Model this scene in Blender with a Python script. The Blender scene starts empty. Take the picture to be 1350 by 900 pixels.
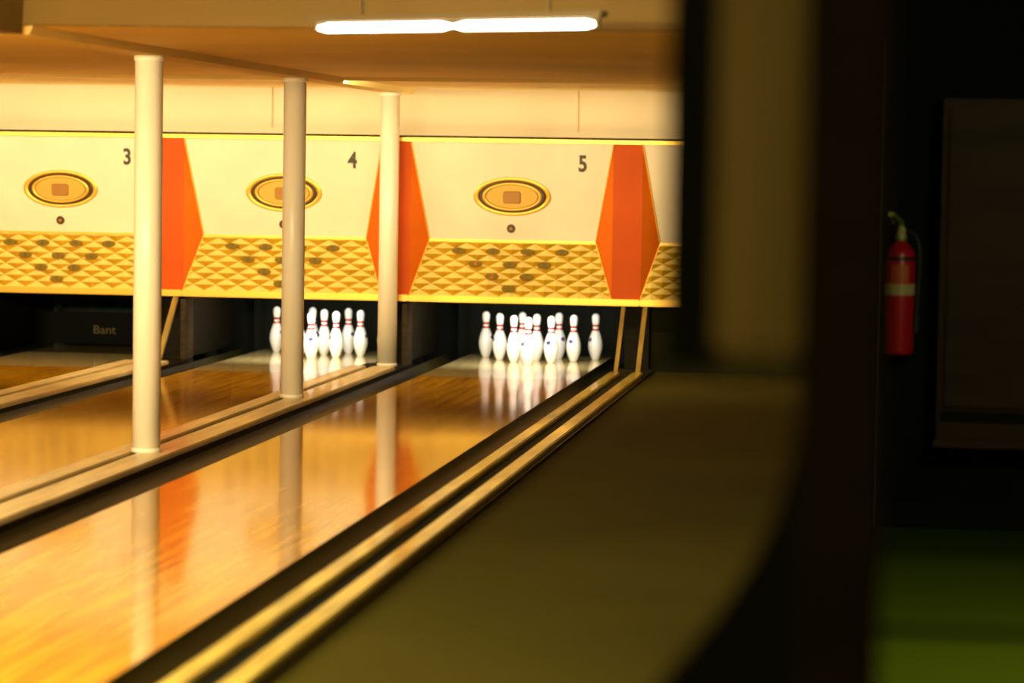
import bpy, bmesh, math, random
from mathutils import Vector, Matrix
random.seed(4)
scene=bpy.context.scene
COL=scene.collection

# ------------------------------------------------------------------ materials
def mat(name,col,rough=.5,metal=0.,coat=0.,emit=None,es=0.,noise=None,bump=None,spec=None,coat_rough=.05):
    m=bpy.data.materials.new(name); m.use_nodes=True
    nt=m.node_tree; b=nt.nodes['Principled BSDF']
    b.inputs['Base Color'].default_value=(*col,1)
    b.inputs['Roughness'].default_value=rough
    b.inputs['Metallic'].default_value=metal
    b.inputs['Coat Weight'].default_value=coat
    b.inputs['Coat Roughness'].default_value=coat_rough
    if spec is not None: b.inputs['Specular IOR Level'].default_value=spec
    if emit:
        b.inputs['Emission Color'].default_value=(*emit,1); b.inputs['Emission Strength'].default_value=es
    if noise:
        sc,amt,stretch=noise
        tc=nt.nodes.new('ShaderNodeTexCoord'); mp=nt.nodes.new('ShaderNodeMapping')
        mp.inputs['Scale'].default_value=stretch
        n=nt.nodes.new('ShaderNodeTexNoise'); n.inputs['Scale'].default_value=sc; n.inputs['Detail'].default_value=5
        cr=nt.nodes.new('ShaderNodeValToRGB')
        cr.color_ramp.elements[0].position=.3; cr.color_ramp.elements[1].position=.7
        cr.color_ramp.elements[0].color=(*[c*(1-amt) for c in col],1)
        cr.color_ramp.elements[1].color=(*[min(1,c*(1+amt*.6)) for c in col],1)
        L=nt.links.new
        L(tc.outputs['Object'],mp.inputs[0]); L(mp.outputs[0],n.inputs['Vector'])
        L(n.outputs['Fac'],cr.inputs[0]); L(cr.outputs[0],b.inputs['Base Color'])
        if bump:
            bp=nt.nodes.new('ShaderNodeBump'); bp.inputs['Strength'].default_value=bump; bp.inputs['Distance'].default_value=.01
            L(n.outputs['Fac'],bp.inputs['Height']); L(bp.outputs[0],b.inputs['Normal'])
    return m

def lane_wood():
    m=bpy.data.materials.new('lane_wood'); m.use_nodes=True
    nt=m.node_tree; b=nt.nodes['Principled BSDF']; L=nt.links.new; N=nt.nodes.new
    tc=N('ShaderNodeTexCoord')
    br=N('ShaderNodeTexBrick'); mp=N('ShaderNodeMapping'); mp.inputs['Rotation'].default_value=(0,0,math.pi/2)
    br.inputs['Color1'].default_value=(.78,.39,.010,1); br.inputs['Color2'].default_value=(.62,.28,.006,1)
    br.inputs['Mortar'].default_value=(.22,.09,.003,1)
    br.inputs['Scale'].default_value=1; br.inputs['Mortar Size'].default_value=.0009
    br.inputs['Brick Width'].default_value=2.1; br.inputs['Row Height'].default_value=.0305
    L(tc.outputs['Object'],mp.inputs[0]); L(mp.outputs[0],br.inputs['Vector'])
    mp2=N('ShaderNodeMapping'); mp2.inputs['Scale'].default_value=(14,.7,1)
    n=N('ShaderNodeTexNoise'); n.inputs['Scale'].default_value=1.6; n.inputs['Detail'].default_value=6
    L(tc.outputs['Object'],mp2.inputs[0]); L(mp2.outputs[0],n.inputs['Vector'])
    cr=N('ShaderNodeValToRGB'); cr.color_ramp.elements[0].position=.3; cr.color_ramp.elements[1].position=.62
    cr.color_ramp.elements[0].color=(.45,.35,.3,1); cr.color_ramp.elements[1].color=(1,1,1,1)
    L(n.outputs['Fac'],cr.inputs[0])
    mx=N('ShaderNodeMix'); mx.data_type='RGBA'; mx.blend_type='MULTIPLY'; mx.inputs[0].default_value=.85
    L(br.outputs['Color'],mx.inputs[6]); L(cr.outputs[0],mx.inputs[7]); L(mx.outputs[2],b.inputs['Base Color'])
    b.inputs['Roughness'].default_value=.10; b.inputs['Coat Weight'].default_value=.05; b.inputs['Coat Roughness'].default_value=.04
    b.inputs['Specular Tint'].default_value=(1,.66,.16,1)
    mp3=N('ShaderNodeMapping'); mp3.inputs['Scale'].default_value=(6,1.0,1)
    n3=N('ShaderNodeTexNoise'); n3.inputs['Scale'].default_value=1.; n3.inputs['Detail'].default_value=1; L(tc.outputs['Object'],mp3.inputs[0]); L(mp3.outputs[0],n3.inputs['Vector'])
    bp=N('ShaderNodeBump'); bp.inputs['Strength'].default_value=.025; bp.inputs['Distance'].default_value=.01
    L(n3.outputs['Fac'],bp.inputs['Height']); L(bp.outputs[0],b.inputs['Normal']); L(bp.outputs[0],b.inputs['Coat Normal'])
    return m

def pin_mat():
    m=bpy.data.materials.new('pin_white_gloss'); m.use_nodes=True
    nt=m.node_tree; b=nt.nodes['Principled BSDF']; L=nt.links.new; N=nt.nodes.new
    tc=N('ShaderNodeTexCoord'); sp=N('ShaderNodeSeparateXYZ'); L(tc.outputs['Object'],sp.inputs[0])
    def M(op,a,bv=None,c=None):
        x=N('ShaderNodeMath'); x.operation=op
        for i,v in enumerate((a,bv,c)):
            if v is None: continue
            if isinstance(v,(int,float)): x.inputs[i].default_value=v
            else: L(v,x.inputs[i])
        return x.outputs[0]
    z=sp.outputs[2]
    b1=M('COMPARE',z,.248,.0085); b2=M('COMPARE',z,.281,.0085); band=M('MAXIMUM',b1,b2)
    ex=M('POWER',M('DIVIDE',M('ABSOLUTE',sp.outputs[0]),.02),2); ez=M('POWER',M('DIVIDE',M('ABSOLUTE',M('SUBTRACT',z,.165)),.017),2)
    mk=M('MULTIPLY',M('LESS_THAN',M('ADD',ex,ez),1),M('LESS_THAN',sp.outputs[1],0))
    m1=N('ShaderNodeMix'); m1.data_type='RGBA'; L(band,m1.inputs[0]); m1.inputs[6].default_value=(.88,.87,.80,1); m1.inputs[7].default_value=(.50,.015,.015,1)
    m2=N('ShaderNodeMix'); m2.data_type='RGBA'; L(mk,m2.inputs[0]); L(m1.outputs[2],m2.inputs[6]); m2.inputs[7].default_value=(.05,.06,.2,1)
    L(m2.outputs[2],b.inputs['Base Color']); b.inputs['Roughness'].default_value=.18; b.inputs['Coat Weight'].default_value=.5
    return m

M_lane=lane_wood(); M_pin=pin_mat()
M_deck=mat('pin_deck_lit',(.74,.56,.22),.10,coat=.5,noise=(3,.15,(8,.6,1)))  # paler than the lane: reflected pins and pit light put into the colour
M_cream=mat('cream_laminate',(.86,.72,.49),.5,noise=(2.5,.06,(1,1,1)),spec=.3)
M_wall=mat('wall_paint_cream',(.80,.64,.40),.7,noise=(1.2,.06,(1,1,1)))
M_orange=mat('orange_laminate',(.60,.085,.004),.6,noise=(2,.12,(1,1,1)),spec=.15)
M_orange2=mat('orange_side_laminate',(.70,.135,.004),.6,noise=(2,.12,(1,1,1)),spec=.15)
M_gold=mat('gold_anodised_trim',(.95,.54,.07),.33,metal=.5)
M_goldp=mat('gold_quilt_shaded',(.60,.34,.010),.32,noise=(6,.15,(1,1,1)),metal=.25,coat=.2)  # lower quilt facets: shade put into the colour
M_goldl=mat('gold_quilt_lit',(.98,.72,.19),.28,noise=(6,.1,(1,1,1)),metal=.2,coat=.3)  # upper quilt facets: light from above put into the colour
M_dark=mat('black_metal',(.005,.006,.003),.8,spec=.15)
M_brown=mat('dark_brown_wood',(.012,.008,.002),.7,noise=(3,.4,(1,1,8)),spec=.15)
M_guard=mat('guard_board_brown',(.045,.026,.006),.6,noise=(3,.4,(1,1,8)),spec=.2)
M_gut=mat('gutter_dark',(.030,.024,.003),.45,noise=(2,.4,(3,.5,1)),spec=.25)
M_strip=mat('divider_cap_cream',(.82,.64,.30),.35,noise=(3,.25,(6,.6,1)),coat=.2)
M_rail=mat('ball_return_rail_gold',(.88,.68,.14),.28,metal=.35,noise=(3,.4,(6,.6,1)),coat=.3)
M_ramp=mat('return_ramp_brass',(.46,.33,.08),.35,metal=.4,noise=(3,.4,(6,.6,1)))
M_ceil=mat('ceiling_paint_tan',(.90,.66,.20),.75,noise=(.8,.12,(1,1,1)))
M_fascia=mat('ceiling_fascia_brown',(.25,.145,.018),.7,noise=(1,.15,(1,1,1)))
M_post=mat('post_paint_cream',(.92,.82,.62),.36,noise=(3,.06,(1,1,.4)))
M_tube=mat('fluorescent_tube',(1,1,1),.3,emit=(1,.86,.76),es=9)
M_fix=mat('fixture_housing',(.22,.16,.07),.5)
M_olive=mat('walkway_carpet_olive',(.052,.045,.003),.9,noise=(.6,.2,(1,1,1)),spec=.1)
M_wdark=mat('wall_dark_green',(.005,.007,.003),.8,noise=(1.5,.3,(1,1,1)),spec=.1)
M_wleft=mat('wall_side_tan',(.42,.28,.09),.7,noise=(1.5,.1,(1,1,1)))
M_cab=mat('cabinet_brown',(.042,.018,.005),.6,noise=(2,.3,(1,1,6)),spec=.2)
M_pfdark=mat('partition_dark_paint',(.010,.010,.004),.8,noise=(2,.3,(1,1,1)),spec=.1)
M_pitw=mat('pit_return_olive',(.020,.018,.003),.9,noise=(2,.3,(1,1,1)),spec=.1)
M_pfbrown=mat('partition_dark_brown',(.024,.015,.004),.8,noise=(2,.3,(1,1,4)),spec=.1)
M_batten=mat('oak_batten',(.30,.20,.042),.6,noise=(3,.2,(8,8,.6)),spec=.2)
M_red=mat('extinguisher_red',(.55,.008,.022),.3,coat=.4)
M_label=mat('extinguisher_label',(.55,.42,.16),.5)
M_labelr=mat('extinguisher_label_orange',(.62,.10,.015),.5)
M_chrome=mat('brass_valve',(.5,.5,.15),.35,metal=.5)
M_rub=mat('black_rubber',(.012,.012,.01),.6)
M_teal=mat('pit_cushion_teal',(.014,.034,.030),.8,noise=(2,.3,(1,1,1)))
M_num=mat('number_dark',(.05,.04,.015),.5)
M_redlit=mat('indicator_red',(.7,.06,.01),.4)
M_pad=mat('indicator_pad_olive',(.20,.125,.006),.6,spec=.1)
M_embd=mat('emblem_dark_ring',(.06,.03,.005),.35)
M_embf=mat('emblem_gold_face',(.66,.40,.06),.4,metal=.2)
M_embm=mat('emblem_bronze_mark',(.40,.18,.03),.4,metal=.2)
M_signgold=mat('sign_letter_gold',(.15,.10,.02),.5)

def carpet():
    m=bpy.data.materials.new('carpet_green'); m.use_nodes=True
    nt=m.node_tree; b=nt.nodes['Principled BSDF']; L=nt.links.new; N=nt.nodes.new
    tc=N('ShaderNodeTexCoord'); sp=N('ShaderNodeSeparateXYZ'); L(tc.outputs['Object'],sp.inputs[0])
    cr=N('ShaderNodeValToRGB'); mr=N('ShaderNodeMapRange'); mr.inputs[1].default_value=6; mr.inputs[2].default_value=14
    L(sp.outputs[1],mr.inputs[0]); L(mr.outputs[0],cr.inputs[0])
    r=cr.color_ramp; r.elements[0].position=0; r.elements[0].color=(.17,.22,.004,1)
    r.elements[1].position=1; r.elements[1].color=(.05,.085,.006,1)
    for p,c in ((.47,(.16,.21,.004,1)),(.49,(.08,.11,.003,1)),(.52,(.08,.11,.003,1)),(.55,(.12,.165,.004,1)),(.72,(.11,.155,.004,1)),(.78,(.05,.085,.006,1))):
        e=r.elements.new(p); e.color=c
    n=N('ShaderNodeTexNoise'); n.inputs['Scale'].default_value=60; n.inputs['Detail'].default_value=4
    mx=N('ShaderNodeMix'); mx.data_type='RGBA'; mx.blend_type='MULTIPLY'; mx.inputs[0].default_value=.5
    L(tc.outputs['Object'],n.inputs['Vector']); L(cr.outputs[0],mx.inputs[6]); L(n.outputs['Fac'],mx.inputs[7]); L(mx.outputs[2],b.inputs['Base Color'])
    b.inputs['Roughness'].default_value=.95; b.inputs['Specular IOR Level'].default_value=.1
    return m
M_green=carpet()

# ------------------------------------------------------------------ mesh helpers
def obj(name,me,parent=None,m=None,smooth=False):
    o=bpy.data.objects.new(name,me); COL.objects.link(o)
    if m:
        if isinstance(m,(list,tuple)):
            for k in m: me.materials.append(k)
        else: me.materials.append(m)
    if smooth:
        for p in me.polygons: p.use_smooth=True
    if parent: o.parent=parent
    return o
def empty(name,loc=(0,0,0)):
    e=bpy.data.objects.new(name,None); e.empty_display_size=.1; e.location=loc; COL.objects.link(e); return e
def box(name,x0,x1,y0,y1,z0,z1,m,parent=None,bev=0):
    bm=bmesh.new(); bmesh.ops.create_cube(bm,size=1)
    for v in bm.verts: v.co=Vector(((x0+x1)/2+v.co.x*(x1-x0),(y0+y1)/2+v.co.y*(y1-y0),(z0+z1)/2+v.co.z*(z1-z0)))
    if bev: bmesh.ops.bevel(bm,geom=bm.edges[:],offset=bev,segments=2,affect='EDGES')
    me=bpy.data.meshes.new(name); bm.to_mesh(me); bm.free(); return obj(name,me,parent,m)
def mesh(name,vs,fs,m,parent=None,smooth=False):
    me=bpy.data.meshes.new(name); me.from_pydata([tuple(v) for v in vs],[],fs); me.update(); return obj(name,me,parent,m,smooth)
def extrude(name,pts,y0,y1,m,parent=None,smooth=False,closed=True):
    n=len(pts); vs=[(x,y0,z) for x,z in pts]+[(x,y1,z) for x,z in pts]
    fs=[(i,(i+1)%n,(i+1)%n+n,i+n) for i in range(n if closed else n-1)]
    if closed: fs+=[tuple(range(n))[::-1],tuple(range(n,2*n))]
    return mesh(name,vs,fs,m,parent,smooth)
def lathe(name,prof,m,parent=None,seg=40,loc=(0,0,0)):
    vs=[];fs=[];n=len(prof)
    for z,r in prof:
        for k in range(seg):
            a=2*math.pi*k/seg; vs.append((r*math.cos(a),r*math.sin(a),z))
    for i in range(n-1):
        for k in range(seg):
            k2=(k+1)%seg; fs.append((i*seg+k,i*seg+k2,(i+1)*seg+k2,(i+1)*seg+k))
    fs.append(tuple(range(seg))[::-1]); fs.append(tuple(range((n-1)*seg,n*seg)))
    o=mesh(name,vs,fs,m,parent,True); o.location=loc; return o
def ellipse(name,rx,ry,d,m,parent,loc,rotx,hole=None,seg=64):
    """disc or ring standing proud of its own XY plane"""
    vs=[];fs=[]
    for k in range(seg):
        a=2*math.pi*k/seg; c,s=math.cos(a),math.sin(a)
        if hole:
            hx,hy=hole; mx_,my=(rx+hx)/2,(ry+hy)/2
            vs+=[(rx*c,ry*s,0),(mx_*c,my*s,d),(hx*c,hy*s,0)]
        else:
            vs+=[(rx*c,ry*s,0),(rx*.94*c,ry*.94*s,d)]
    q=3 if hole else 2
    for k in range(seg):
        k2=(k+1)%seg
        for j in range(q-1): fs.append((k*q+j,k2*q+j,k2*q+j+1,k*q+j+1))
    if not hole: fs.append(tuple(k*2+1 for k in range(seg)))
    o=mesh(name,vs,fs,m,parent,bool(hole)); o.location=loc; o.rotation_euler=(rotx,0,0); return o
def text(name,s,size,m,parent,loc,rotx,sx=1.,off=0.,ext=.002,align='CENTER'):
    c=bpy.data.curves.new(name,'FONT'); c.body=s; c.size=size; c.extrude=ext; c.offset=off
    c.align_x=align; c.align_y='CENTER'; c.materials.append(m)
    o=bpy.data.objects.new(name,c); COL.objects.link(o); o.parent=parent; o.location=loc; o.rotation_euler=(rotx,0,0); o.scale=(sx,1,1); return o
def tube(name,pts,r,m,parent=None):
    c=bpy.data.curves.new(name,'CURVE'); c.dimensions='3D'; c.bevel_depth=r; c.bevel_resolution=4; c.use_fill_caps=True
    s=c.splines.new('NURBS'); s.points.add(len(pts)-1); s.use_endpoint_u=True; s.order_u=3
    for p,q in zip(s.points,pts): p.co=(*q,1)
    c.materials.append(m); o=bpy.data.objects.new(name,c); COL.objects.link(o); o.parent=parent; return o

# ------------------------------------------------------------------ constants
P=1.770               # lane pitch
LX0,LX1=-3.569,-2.378 # lane five wood edges
YF=4.5; YD=21.3; YB=23.95
CZ=2.18

# ------------------------------------------------------------------ room shell
box('floor',-9.6,2.6,-1.2,24.6,-.30,-.14,M_brown)
box('walkway_floor',-1.885,-.12,-1.2,24.4,-.14,0,M_olive)
box('carpet_floor',-.12,2.5,-1.2,13.0,-.14,0,M_green)
box('approach_floor',-9.5,-1.885,-1.2,YF,-.14,0,M_lane)
box('wall_back',-9.5,-.2,24.4,24.55,-.14,2.5,M_dark)
box('wall_back_upper',-9.5,-.2,22.5,22.62,1.5,CZ,M_wall)
box('wall_left',-9.62,-9.5,-1.2,24.5,-.14,2.6,M_wleft)
box('wall_walkway',-.2,-.08,13.12,24.4,-.14,2.5,M_pfdark)
box('light_block_wall',-.118,-.09,3.62,13.0,0,2.6,M_pfdark)   # added, hidden behind the post; keeps lane light out of the foyer
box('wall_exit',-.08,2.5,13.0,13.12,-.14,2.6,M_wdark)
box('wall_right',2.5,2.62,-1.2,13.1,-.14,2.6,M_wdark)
box('wall_rear',-9.5,2.5,-1.32,-1.2,-.14,2.6,M_wleft)
box('ceiling',-9.5,-.2,12.4,24.4,CZ,CZ+.1,M_ceil)
box('ceiling_fascia',-9.5,-.12,12.3,12.4,CZ,2.62,M_fascia)
box('ceiling_front',-9.5,-.12,-1.2,12.3,2.52,2.62,M_fascia)
box('ceiling_foyer',-.12,2.5,-1.2,13.0,2.52,2.62,M_wdark)
extrude('ceiling_beam',[(-3.85,2.14),(-4.04,2.14),(-4.10,CZ),(-3.83,CZ)],12.4,22.5,M_ceil)
extrude('ceiling_beam',[(-3.85,2.14),(-4.04,2.14),(-4.10,2.52),(-3.83,2.52)],4.0,12.3,M_fascia)
for i,x in enumerate((-4.98,-2.53)): box(f'trim_{i+1}',x-.004,x+.004,22.494,22.5,1.86,CZ,M_embm)
box('mask_fill_shield',-9.4,-.25,19.55,19.58,2.157,CZ,M_ceil)  # added strip, hides the added lights behind it from the camera

# ------------------------------------------------------------------ lanes
def lane(k,nm):
    ox=-k*P; e=empty(nm)
    box('lane_boards',LX0+ox,LX1+ox,YF,YD,-.06,0,M_lane,e)
    box('pin_deck_boards',LX0+ox,LX1+ox,YD,YB,-.06,0,M_deck,e)
    def gut(x0,x1,n):
        cx=(x0+x1)/2; r=(x1-x0)/2
        pts=[(cx-r*math.cos(t*math.pi/12),-.005-r*.85*math.sin(t*math.pi/12)) for t in range(13)]
        extrude(n,pts,YF,YB,M_gut,e,True,False)
    if k==0: gut(LX1+ox,LX1+ox+.213,'gutter_right')
    gut(LX0+ox-.21,LX0+ox,'gutter_left')
    return e
for k in range(4): lane(k,'bowling_lane' if k==0 else f'bowling_lane.{k:03d}')

def ramp(name,x0,x1,m,parent):
    t=.02; vs=[]
    for y,z in [(21.56,.05),(22.10,.52)]:
        vs+=[(x0,y,z),(x1,y,z),(x1,y+.02,z-t),(x0,y+.02,z-t)]
    fs=[(j,(j+1)%4,4+(j+1)%4,4+j) for j in range(4)]+[(3,2,1,0),(4,5,6,7)]
    return mesh(name,vs,fs,m,parent)
def divider(x,nm,km,k):
    e=empty(nm)
    box('base',x,x+.36,YF,22.3,-.13,.018,M_brown,e)
    box('groove',x+.13,x+.18,YF,21.5,.018,.024,M_dark,e)
    box('cap_far',x+.005,x+.13,YF,21.55,.018,.05,M_strip,e,.006)
    box('cap_near',x+.18,x+.355,YF,21.55,.018,.05,M_strip,e,.006)
    e=empty(km)
    box('side_plate',x+.09,x+.29,22.36,YB,.02,1.45,M_brown,e)
    if k>0:
        ramp('return_rail_far',x+.07,x+.105,M_ramp,e)
        ramp('return_rail_near',x+.245,x+.285,M_ramp,e)
    box('guard_board',x+.305,x+.345,22.1,22.35,.02,.50,M_guard,e)
for k in range(0,4):
    divider(-4.15-k*P,'lane_divider' if k==0 else f'lane_divider.{k:03d}','pinsetter_kickback' if k==0 else f'pinsetter_kickback.{k:03d}',k)
e=empty('ball_return_track')
box('base',-2.16,-1.885,YF,22.3,-.13,.018,M_gut,e)
box('rail_inner',-2.155,-2.075,YF,21.55,.018,.05,M_rail,e,.006)
box('rail_outer',-1.985,-1.90,YF,21.55,.018,.05,M_rail,e,.006)
box('channel',-2.07,-1.99,YF,21.5,.018,.022,M_dark,e)
e=empty('pinsetter_kickback.004')
ramp('return_rail_far',-2.125,-2.095,M_ramp,e)
ramp('return_rail_near',-1.96,-1.925,M_ramp,e)
box('side_plate',-2.12,-1.93,22.36,YB,.02,1.45,M_brown,e)
box('wall_pit_return',-1.92,-.2,22.4,22.5,0,1.5,M_pitw)

# ------------------------------------------------------------------ bowling pins
prof=[(0,.0255),(.004,.0275),(.019,.0359),(.057,.0494),(.086,.0570),(.114,.0605),(.149,.0579),(.184,.0494),(.205,.0425),(.225,.0345),(.238,.0290),(.254,.0248),(.266,.0235),(.280,.0240),(.299,.0272),(.320,.0310),(.343,.0324),(.358,.0305),(.370,.0245),(.377,.0160),(.3805,.006),(.381,.001)]
pin0=lathe('bowling_pin',prof,M_pin,seg=36)
pme=pin0.data; first=True
for ln in (0,1):
    cx=-2.936-ln*P
    for r in range(4):
        for j in range(r+1):
            x=cx+(j-r/2)*.3048; y=22.79+r*.264
            if first: o=pin0; first=False
            else: o=bpy.data.objects.new('bowling_pin',pme); COL.objects.link(o)
            o.location=(x,y,0.0005); o.rotation_euler=(0,0,random.uniform(-1.6,1.6))

# ------------------------------------------------------------------ support posts
for i,(y,zt) in enumerate(((14.78,2.14),(18.45,2.14),(21.97,2.14))):
    z0=.0505 if i<2 else .0185
    e=empty('support_post' if i==0 else f'support_post.{i:03d}',(-3.935,y,z0))
    h=zt-z0-.0005
    lathe('shaft',[(0,.074),(h,.074)],M_post,e,40)
    lathe('base_collar',[(0,.079),(.018,.079),(.024,.075)],M_post,e,40)
    lathe('top_collar',[(h-.03,.075),(h-.024,.080),(h,.080)],M_post,e,40)

# ------------------------------------------------------------------ masking units
U0=-2.998; PF=1.807; YM=22.1; ZT=1.811; ZB=.522; ZC=1.0; ZTT=1.765; ZBT=.572; RC=.10
HW=.79; HC=.652; RU=math.atan2(ZTT-ZC,-RC); RL=math.atan2(ZC-ZBT,RC)
def upy(z): return RC*(ZTT-z)/(ZTT-ZC)
def loy(z): return RC*(z-ZBT)/(ZC-ZBT)
def masking(k,nm,num,lit):
    e=empty(nm,(U0-k*PF,YM,0))
    mesh('upper_panel',[(-HW,0,ZTT),(HW,0,ZTT),(HC,RC,ZC),(-HC,RC,ZC)],[(0,3,2,1)],M_cream,e)
    bm=bmesh.new(); w,h=.178,.094; L_=math.hypot(RC,ZC-ZBT); ap=.024
    def V(u,v,d):
        tt=v/L_; return bm.verts.new((u,RC*tt-d,ZBT+(ZC-ZBT)*tt))
    nj=int(L_/(h/2))+3; ni=int(.9/(w/2))+2
    for j in range(-1,nj):
        for i in range(-ni,ni+1):
            if (i+j)%2: continue
            u,v=i*w/2,j*h/2
            c=V(u,v,ap); a=[V(u-w/2,v,0),V(u,v-h/2,0),V(u+w/2,v,0),V(u,v+h/2,0)]
            for q in range(4):
                f=bm.faces.new((c,a[q],a[(q+1)%4])); f.material_index=0 if q in(0,1) else 1  # lower facets take the shaded gold, upper ones the lit gold
    def cut(co,no):
        g=bm.verts[:]+bm.edges[:]+bm.faces[:]
        bmesh.ops.bisect_plane(bm,geom=g,plane_co=co,plane_no=no,clear_outer=True)
    cut((0,0,ZBT),(0,0,-1)); cut((0,0,ZC),(0,0,1))
    dz=ZC-ZBT; dx=HW-HC
    cut((HW,0,ZBT),(dz,0,dx)); cut((-HW,0,ZBT),(-dz,0,dx))
    me=bpy.data.meshes.new('quilted_panel'); bm.to_mesh(me); bm.free()
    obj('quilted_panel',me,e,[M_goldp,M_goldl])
    box('crease_trim',-HC,HC,RC-.018,RC+.005,ZC-.010,ZC+.010,M_gold,e)
    for s in (-1,1):
        tube('edge_trim',[(s*HW,-.004,ZTT),(s*(HW*.5+HC*.5),RC/2-.004,(ZTT+ZC)/2),(s*HC,RC-.004,ZC)],.006,M_gold,e)
        tube('edge_trim',[(s*HC,RC-.004,ZC),(s*(HW*.5+HC*.5),RC/2-.004,(ZBT+ZC)/2),(s*HW,-.004,ZBT)],.006,M_gold,e)
    x1=PF-HW; x2=PF-HC
    mesh('pier_face',[(HW,0,ZTT),(x1,0,ZTT),(x1,0,ZBT),(HW,0,ZBT)],[(0,3,2,1)],M_orange,e)
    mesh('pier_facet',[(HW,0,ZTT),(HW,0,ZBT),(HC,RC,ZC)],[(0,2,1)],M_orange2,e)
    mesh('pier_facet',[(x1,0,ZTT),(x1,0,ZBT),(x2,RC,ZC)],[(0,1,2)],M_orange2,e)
    box('top_trim',-HW-.004,PF-HW-.004,-.03,.03,ZTT,ZT-.016,M_gold,e,.004)
    box('top_cap',-HW-.004,PF-HW-.004,-.035,.38,ZT-.016,ZT,M_brown,e)
    box('bottom_trim',-HW-.004,PF-HW-.004,-.03,.06,ZB,ZBT,M_gold,e,.006)
    box('back_panel',-HW-.004,PF-HW-.004,.13,.16,ZB+.02,ZT-.02,M_dark,e)
    z=1.349
    def L3(u,z,d):
        return (u,upy(z)-d*math.sin(RU),z-d*abs(math.cos(RU)))
    ellipse('emblem_outer',.305,.152,.014,M_gold,e,L3(0,z,.001),RU,(.265,.125))
    ellipse('emblem_ring',.268,.128,.010,M_embd,e,L3(0,z,.001),RU)
    ellipse('emblem_inner',.235,.110,.02,M_gold,e,L3(0,z,.008),RU,(.205,.094))
    ellipse('emblem_face',.210,.097,.014,M_embf,e,L3(0,z,.002),RU)
    # plain stand-in mark: a rounded rectangular block
    vs=[(-.07,-.035),(-.055,-.048),(.055,-.048),(.07,-.035),(.07,.035),(.055,.048),(-.055,.048),(-.07,.035)]
    vv=[(a,b,0) for a,b in vs]+[(a*.9,b*.9,.01) for a,b in vs]
    o=mesh('emblem_mark',vv,[tuple(range(8,16))]+[(i,(i+1)%8,(i+1)%8+8,i+8) for i in range(8)],M_embm,e); o.location=L3(0,z-.005,.016); o.rotation_euler=(RU,0,0)
    ellipse('ball_light_ring',.034,.034,.008,M_embd,e,L3(-.01,1.10,.001),RU)
    ellipse('ball_light_lens',.014,.014,.006,M_embm,e,L3(-.01,1.10,.010),RU)
    text('lane_number',num,.175,M_num,e,L3(.55,1.606,.002),RU,.82,.005)
    zz=(.915,.815,.722,.630); rows=(('7','8','9','0'),('4','5','6'),('2','3'),('1',))
    for r,(zr,row) in enumerate(zip(zz,rows)):
        for j,ch in enumerate(row):
            u=-.01+(j-(len(row)-1)/2)*.27; dd=.026
            lc=(u,loy(zr)-dd*math.sin(RL),zr+dd*math.cos(RL))
            ellipse('indicator_pad',.055,.026,.004,M_pad,e,lc,RL,seg=28)
            lc=(u,loy(zr)-(dd+.005)*math.sin(RL),zr+(dd+.005)*math.cos(RL))
            text('indicator_number',ch,.055,M_redlit if ch in lit else M_num,e,lc,RL,1,0,.001)
    return e
for k,(num,lit) in enumerate((('5','42'),('4','3'),('3',''),('2',''))):
    masking(k,'masking_unit' if k==0 else f'masking_unit.{k:03d}',num,lit)
masking(-1,'masking_unit.004','6','')

# ------------------------------------------------------------------ pits
for k in range(4):
    ox=-k*P
    e=empty('pit_curtain' if k==0 else f'pit_curtain.{k:03d}')
    vs=[];fs=[];nn=60
    for i in range(nn+1):
        x=LX0-.14+ox+(LX1-LX0+.28)*i/nn; y=24.12+.008*math.sin(i*.9)
        vs+=[(x,y,-.13),(x,y,1.2)]
    for i in range(nn): fs.append((2*i,2*i+2,2*i+3,2*i+1))
    mesh('curtain',vs,fs,M_teal if k>=2 else M_dark,e,True)
e=empty('rake_board')
box('board',-7.12,-5.98,23.55,23.59,.03,.30,M_dark,e,.006)
text('lettering','Bant',.10,M_signgold,e,(-6.74,23.546,.15),math.pi/2,1.1,0,.001,'LEFT')
for x in (-7.05,-6.05): box('arm',x-.02,x+.02,23.6,23.64,.25,.9,M_dark,e)

# ------------------------------------------------------------------ lights
def fluoro(nm,loc,rz,length,n=2):
    e=empty(nm,loc); e.rotation_euler=(0,0,rz)
    box('housing',-length/2-.03,length/2+.03,-.03,.03,.025,.05,M_fix,e,.006)
    s=length/n
    for i in range(n):
        o=lathe('tube',[(0,.008),(.05,.019),(s-.06,.019),(s-.01,.008)],M_tube,e,20); o.rotation_euler=(0,math.pi/2,0)
        o.location=(-length/2+i*s+.005,0,0)
    for x in (-length/2,length/2): box('lamp_holder',x-.008,x+.008,-.01,.01,-.008,.03,M_fix,e)
    for x in (-length/3,length/3): box('hanger',x-.006,x+.006,-.006,.006,.05,2.52-loc[2],M_fix,e)
    return e
fluoro('fluorescent_light',(-1.80,11.45,2.150),-.46+.02,1.36)
def area(nm,loc,target,sx,sy,power,col):
    l=bpy.data.lights.new(nm,'AREA'); l.shape='RECTANGLE'; l.size=sx; l.size_y=sy; l.energy=power; l.color=col
    o=bpy.data.objects.new(nm,l); COL.objects.link(o); o.location=loc
    o.rotation_euler=(Vector(target)-Vector(loc)).to_track_quat('-Z','Y').to_euler(); return o
W=(1,.83,.45)
area('lane_lamp',(-6.6,8.0,2.20),(-6.2,22.1,1.3),1.2,.25,310,W)
area('lane_lamp.001',(-4.6,7.0,2.20),(-4.4,22.1,1.3),1.2,.25,330,W)
area('lane_lamp.002',(-2.6,6.0,2.20),(-3.4,22.1,1.3),1.2,.25,280,W)
area('lane_lamp.003',(-4.0,6.0,2.45),(-4.2,11.,0),1.4,.3,70,W)
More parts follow.
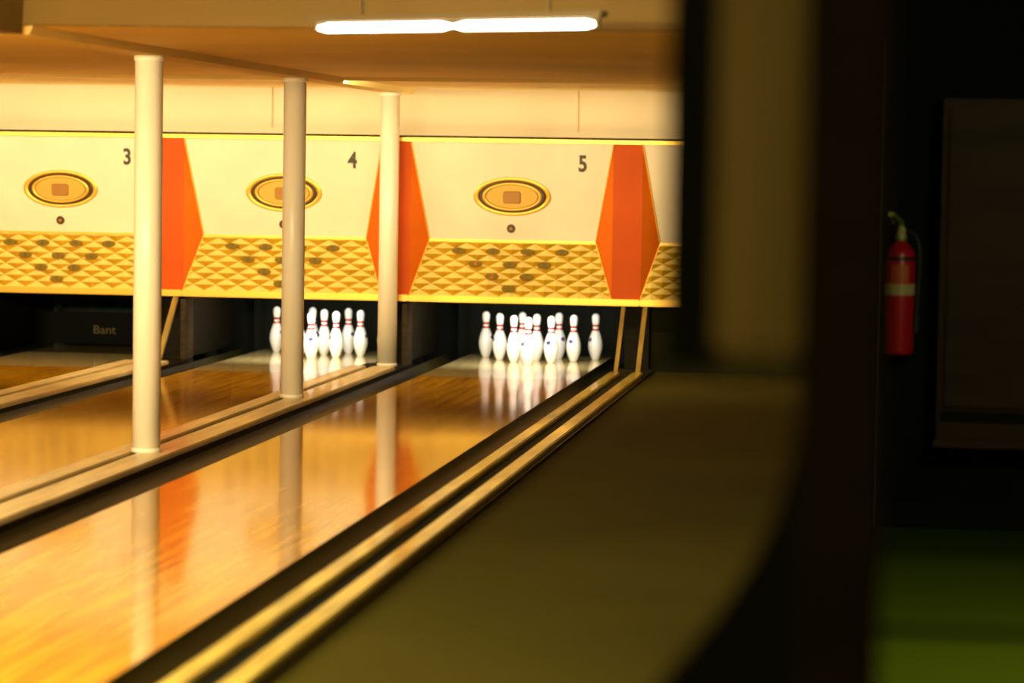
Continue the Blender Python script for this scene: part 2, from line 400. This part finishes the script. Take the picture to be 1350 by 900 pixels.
for i,x in enumerate((-8.0,-6.2,-4.4,-2.7)):
    area(f'mask_fill.{i:03d}',(x,19.64,2.160),(x,22.1,1.1),1.6,.04,32,(1,.85,.52))  # added fill light behind the ceiling strip, brightens the masking units
    area(f'ceiling_fill.{i:03d}',(x,22.28,1.83),(x,22.0,3.0),1.7,.05,2.6,(1,.78,.42))  # added upward fill light, brightens upper wall and ceiling
area('foyer_fill',(-.9,0.6,2.4),(-.3,5,1.2),.6,.3,20,(1,.84,.38))  # added fill light near the camera, brightens the partition
area('exit_fill',(1.3,8.3,2.45),(.6,10.4,0),.7,.3,40,(1,1,.5))  # added fill light, brightens the green carpet and exit wall
for k in (0,1):
    nm='pit_light' if k==0 else f'pit_light.{k:03d}'
    e=empty(nm,(-2.95-k*P,22.42,.66))
    box('reflector',-.5,.5,-.05,.05,.02,.05,M_fix,e)
    o=lathe('tube',[(0,.013),(.98,.013)],M_tube,e,16); o.rotation_euler=(0,math.pi/2,0); o.location=(-.49,0,0)
    area(f'pit_lamp.{k:03d}',(-2.95-k*P,22.40,.63),(-2.95-k*P,23.1,.15),1.0,.08,27,(1,.96,.88))

# ------------------------------------------------------------------ fire extinguisher on exit wall
e=empty('fire_extinguisher',(-.0,12.86,.785))
lathe('cylinder',[(0,.055),(.008,.064),(.02,.066),(.43,.066),(.46,.060),(.485,.042),(.50,.022),(.515,.020),(.53,.020)],M_red,e,48)
lathe('label_band',[(.265,.0668),(.27,.0672),(.310,.0672),(.315,.0668)],M_label,e,48)
mesh('label_patch',[(.0675*math.sin(a),-.0675*math.cos(a),z) for z in (.317,.40) for a in [x*.15-.6 for x in range(9)]],[(i,i+1,i+10,i+9) for i in range(8)],M_labelr,e,True)
lathe('neck_ring',[(.505,.026),(.53,.026)],M_chrome,e,24)
box('valve_body',-.018,.018,-.02,.02,.53,.565,M_chrome,e,.004)
o=box('lower_handle',-.012,.012,-.10,.02,.562,.572,M_chrome,e,.002)
o=mesh('squeeze_lever',[(-.012,.02,.575),(.012,.02,.575),(-.03,-.11,.615),(-.054,-.11,.615),(-.012,.02,.590),(.012,.02,.590),(-.03,-.11,.632),(-.054,-.11,.632)],[(0,1,2,3),(4,7,6,5),(0,4,5,1),(1,5,6,2),(2,6,7,3),(3,7,4,0)],M_chrome,e)
tube('pull_pin',[(-.03,-.02,.58),(-.045,-.03,.60),(-.03,-.04,.615),(-.02,-.03,.595)],.004,M_chrome,e)
ellipse('gauge',.018,.018,.01,M_label,e,(0,-.022,.548),math.pi/2,seg=24)
tube('hose',[(.02,0,.55),(.07,-.01,.54),(.085,-.02,.45),(.082,-.02,.3),(.075,-.02,.18)],.011,M_rub,e)
tube('hose_nozzle',[(.075,-.02,.18),(.074,-.02,.10)],.016,M_rub,e)
box('wall_bracket',-.03,.03,.06,.14,.40,.44,M_rub,e)
box('wall_plate',-.035,.035,.128,.14,.1,.5,M_rub,e)
lathe('strap',[(.42,.068),(.435,.068)],M_rub,e,40)

# wall cabinet on exit wall
e=empty('wall_cabinet')
box('carcass',.17,1.35,12.80,12.995,.385,1.92,M_cab,e,.008)
box('door_left',.20,.75,12.775,12.80,.56,1.88,M_cab,e,.008)
box('door_right',.77,1.32,12.775,12.80,.56,1.88,M_cab,e,.008)
box('dark_rail',.19,1.33,12.79,12.80,.50,.545,M_dark,e)  # dark stripe across the cabinet below its doors
box('ledge',.16,1.36,12.76,12.80,.385,.42,M_cab,e,.004)
box('baseboard_exit',-.08,2.5,12.975,13.0,0,.12,M_dark)

# ------------------------------------------------------------------ near partition frame
e=empty('wood_partition')
Y0,Y1=3.48,3.60
box('dark_stile',-.283,-.215,Y0,Y1,1.36,2.52,M_pfdark,e,.006)
box('oak_batten',-.222,-.118,Y0-.02,Y1+.01,1.375,2.52,M_batten,e,.012)
box('post',-.118,-.015,Y0,Y1,0,2.52,M_pfbrown,e,.008)
cur=[(-.118,1.30),(-.128,1.24),(-.145,1.18),(-.172,1.12),(-.205,1.065),(-.243,1.015),(-.283,.965),(-.33,.90),(-.37,.80),(-.39,.6),(-.39,0),(-.118,0)]
extrude('curved_end_panel',cur,Y0+.01,Y1-.01,M_pfdark,e)

# ------------------------------------------------------------------ world + camera
w=bpy.data.worlds.new('world'); scene.world=w; w.use_nodes=True
w.node_tree.nodes['Background'].inputs[0].default_value=(1,.7,.35,1); w.node_tree.nodes['Background'].inputs[1].default_value=.01

f,yaw,pit,rol,H=3792.6,.1338,.0617,.0157,1.6037
cy,sy=math.cos(yaw),math.sin(yaw)
fwd=Vector((-sy,cy,0)); right=Vector((cy,sy,0)); up=Vector((0,0,1))
F=fwd*math.cos(pit)-up*math.sin(pit); U=up*math.cos(pit)+fwd*math.sin(pit)
R=right*math.cos(rol)+U*math.sin(rol); U2=U*math.cos(rol)-right*math.sin(rol)
cd=bpy.data.cameras.new('camera'); cam=bpy.data.objects.new('camera',cd); COL.objects.link(cam)
m=Matrix.Identity(4)
for i in range(3): m[i][0]=R[i]; m[i][1]=U2[i]; m[i][2]=-F[i]
m[0][3],m[1][3],m[2][3]=0,0,H
cam.matrix_world=m
cd.sensor_width=36; cd.lens=f/1350*36; cd.clip_end=100
cd.dof.use_dof=True; cd.dof.focus_distance=18.0; cd.dof.aperture_fstop=1.9
scene.camera=cam
scene.view_settings.view_transform='Standard'
scene.view_settings.look='None'
scene.view_settings.exposure=0
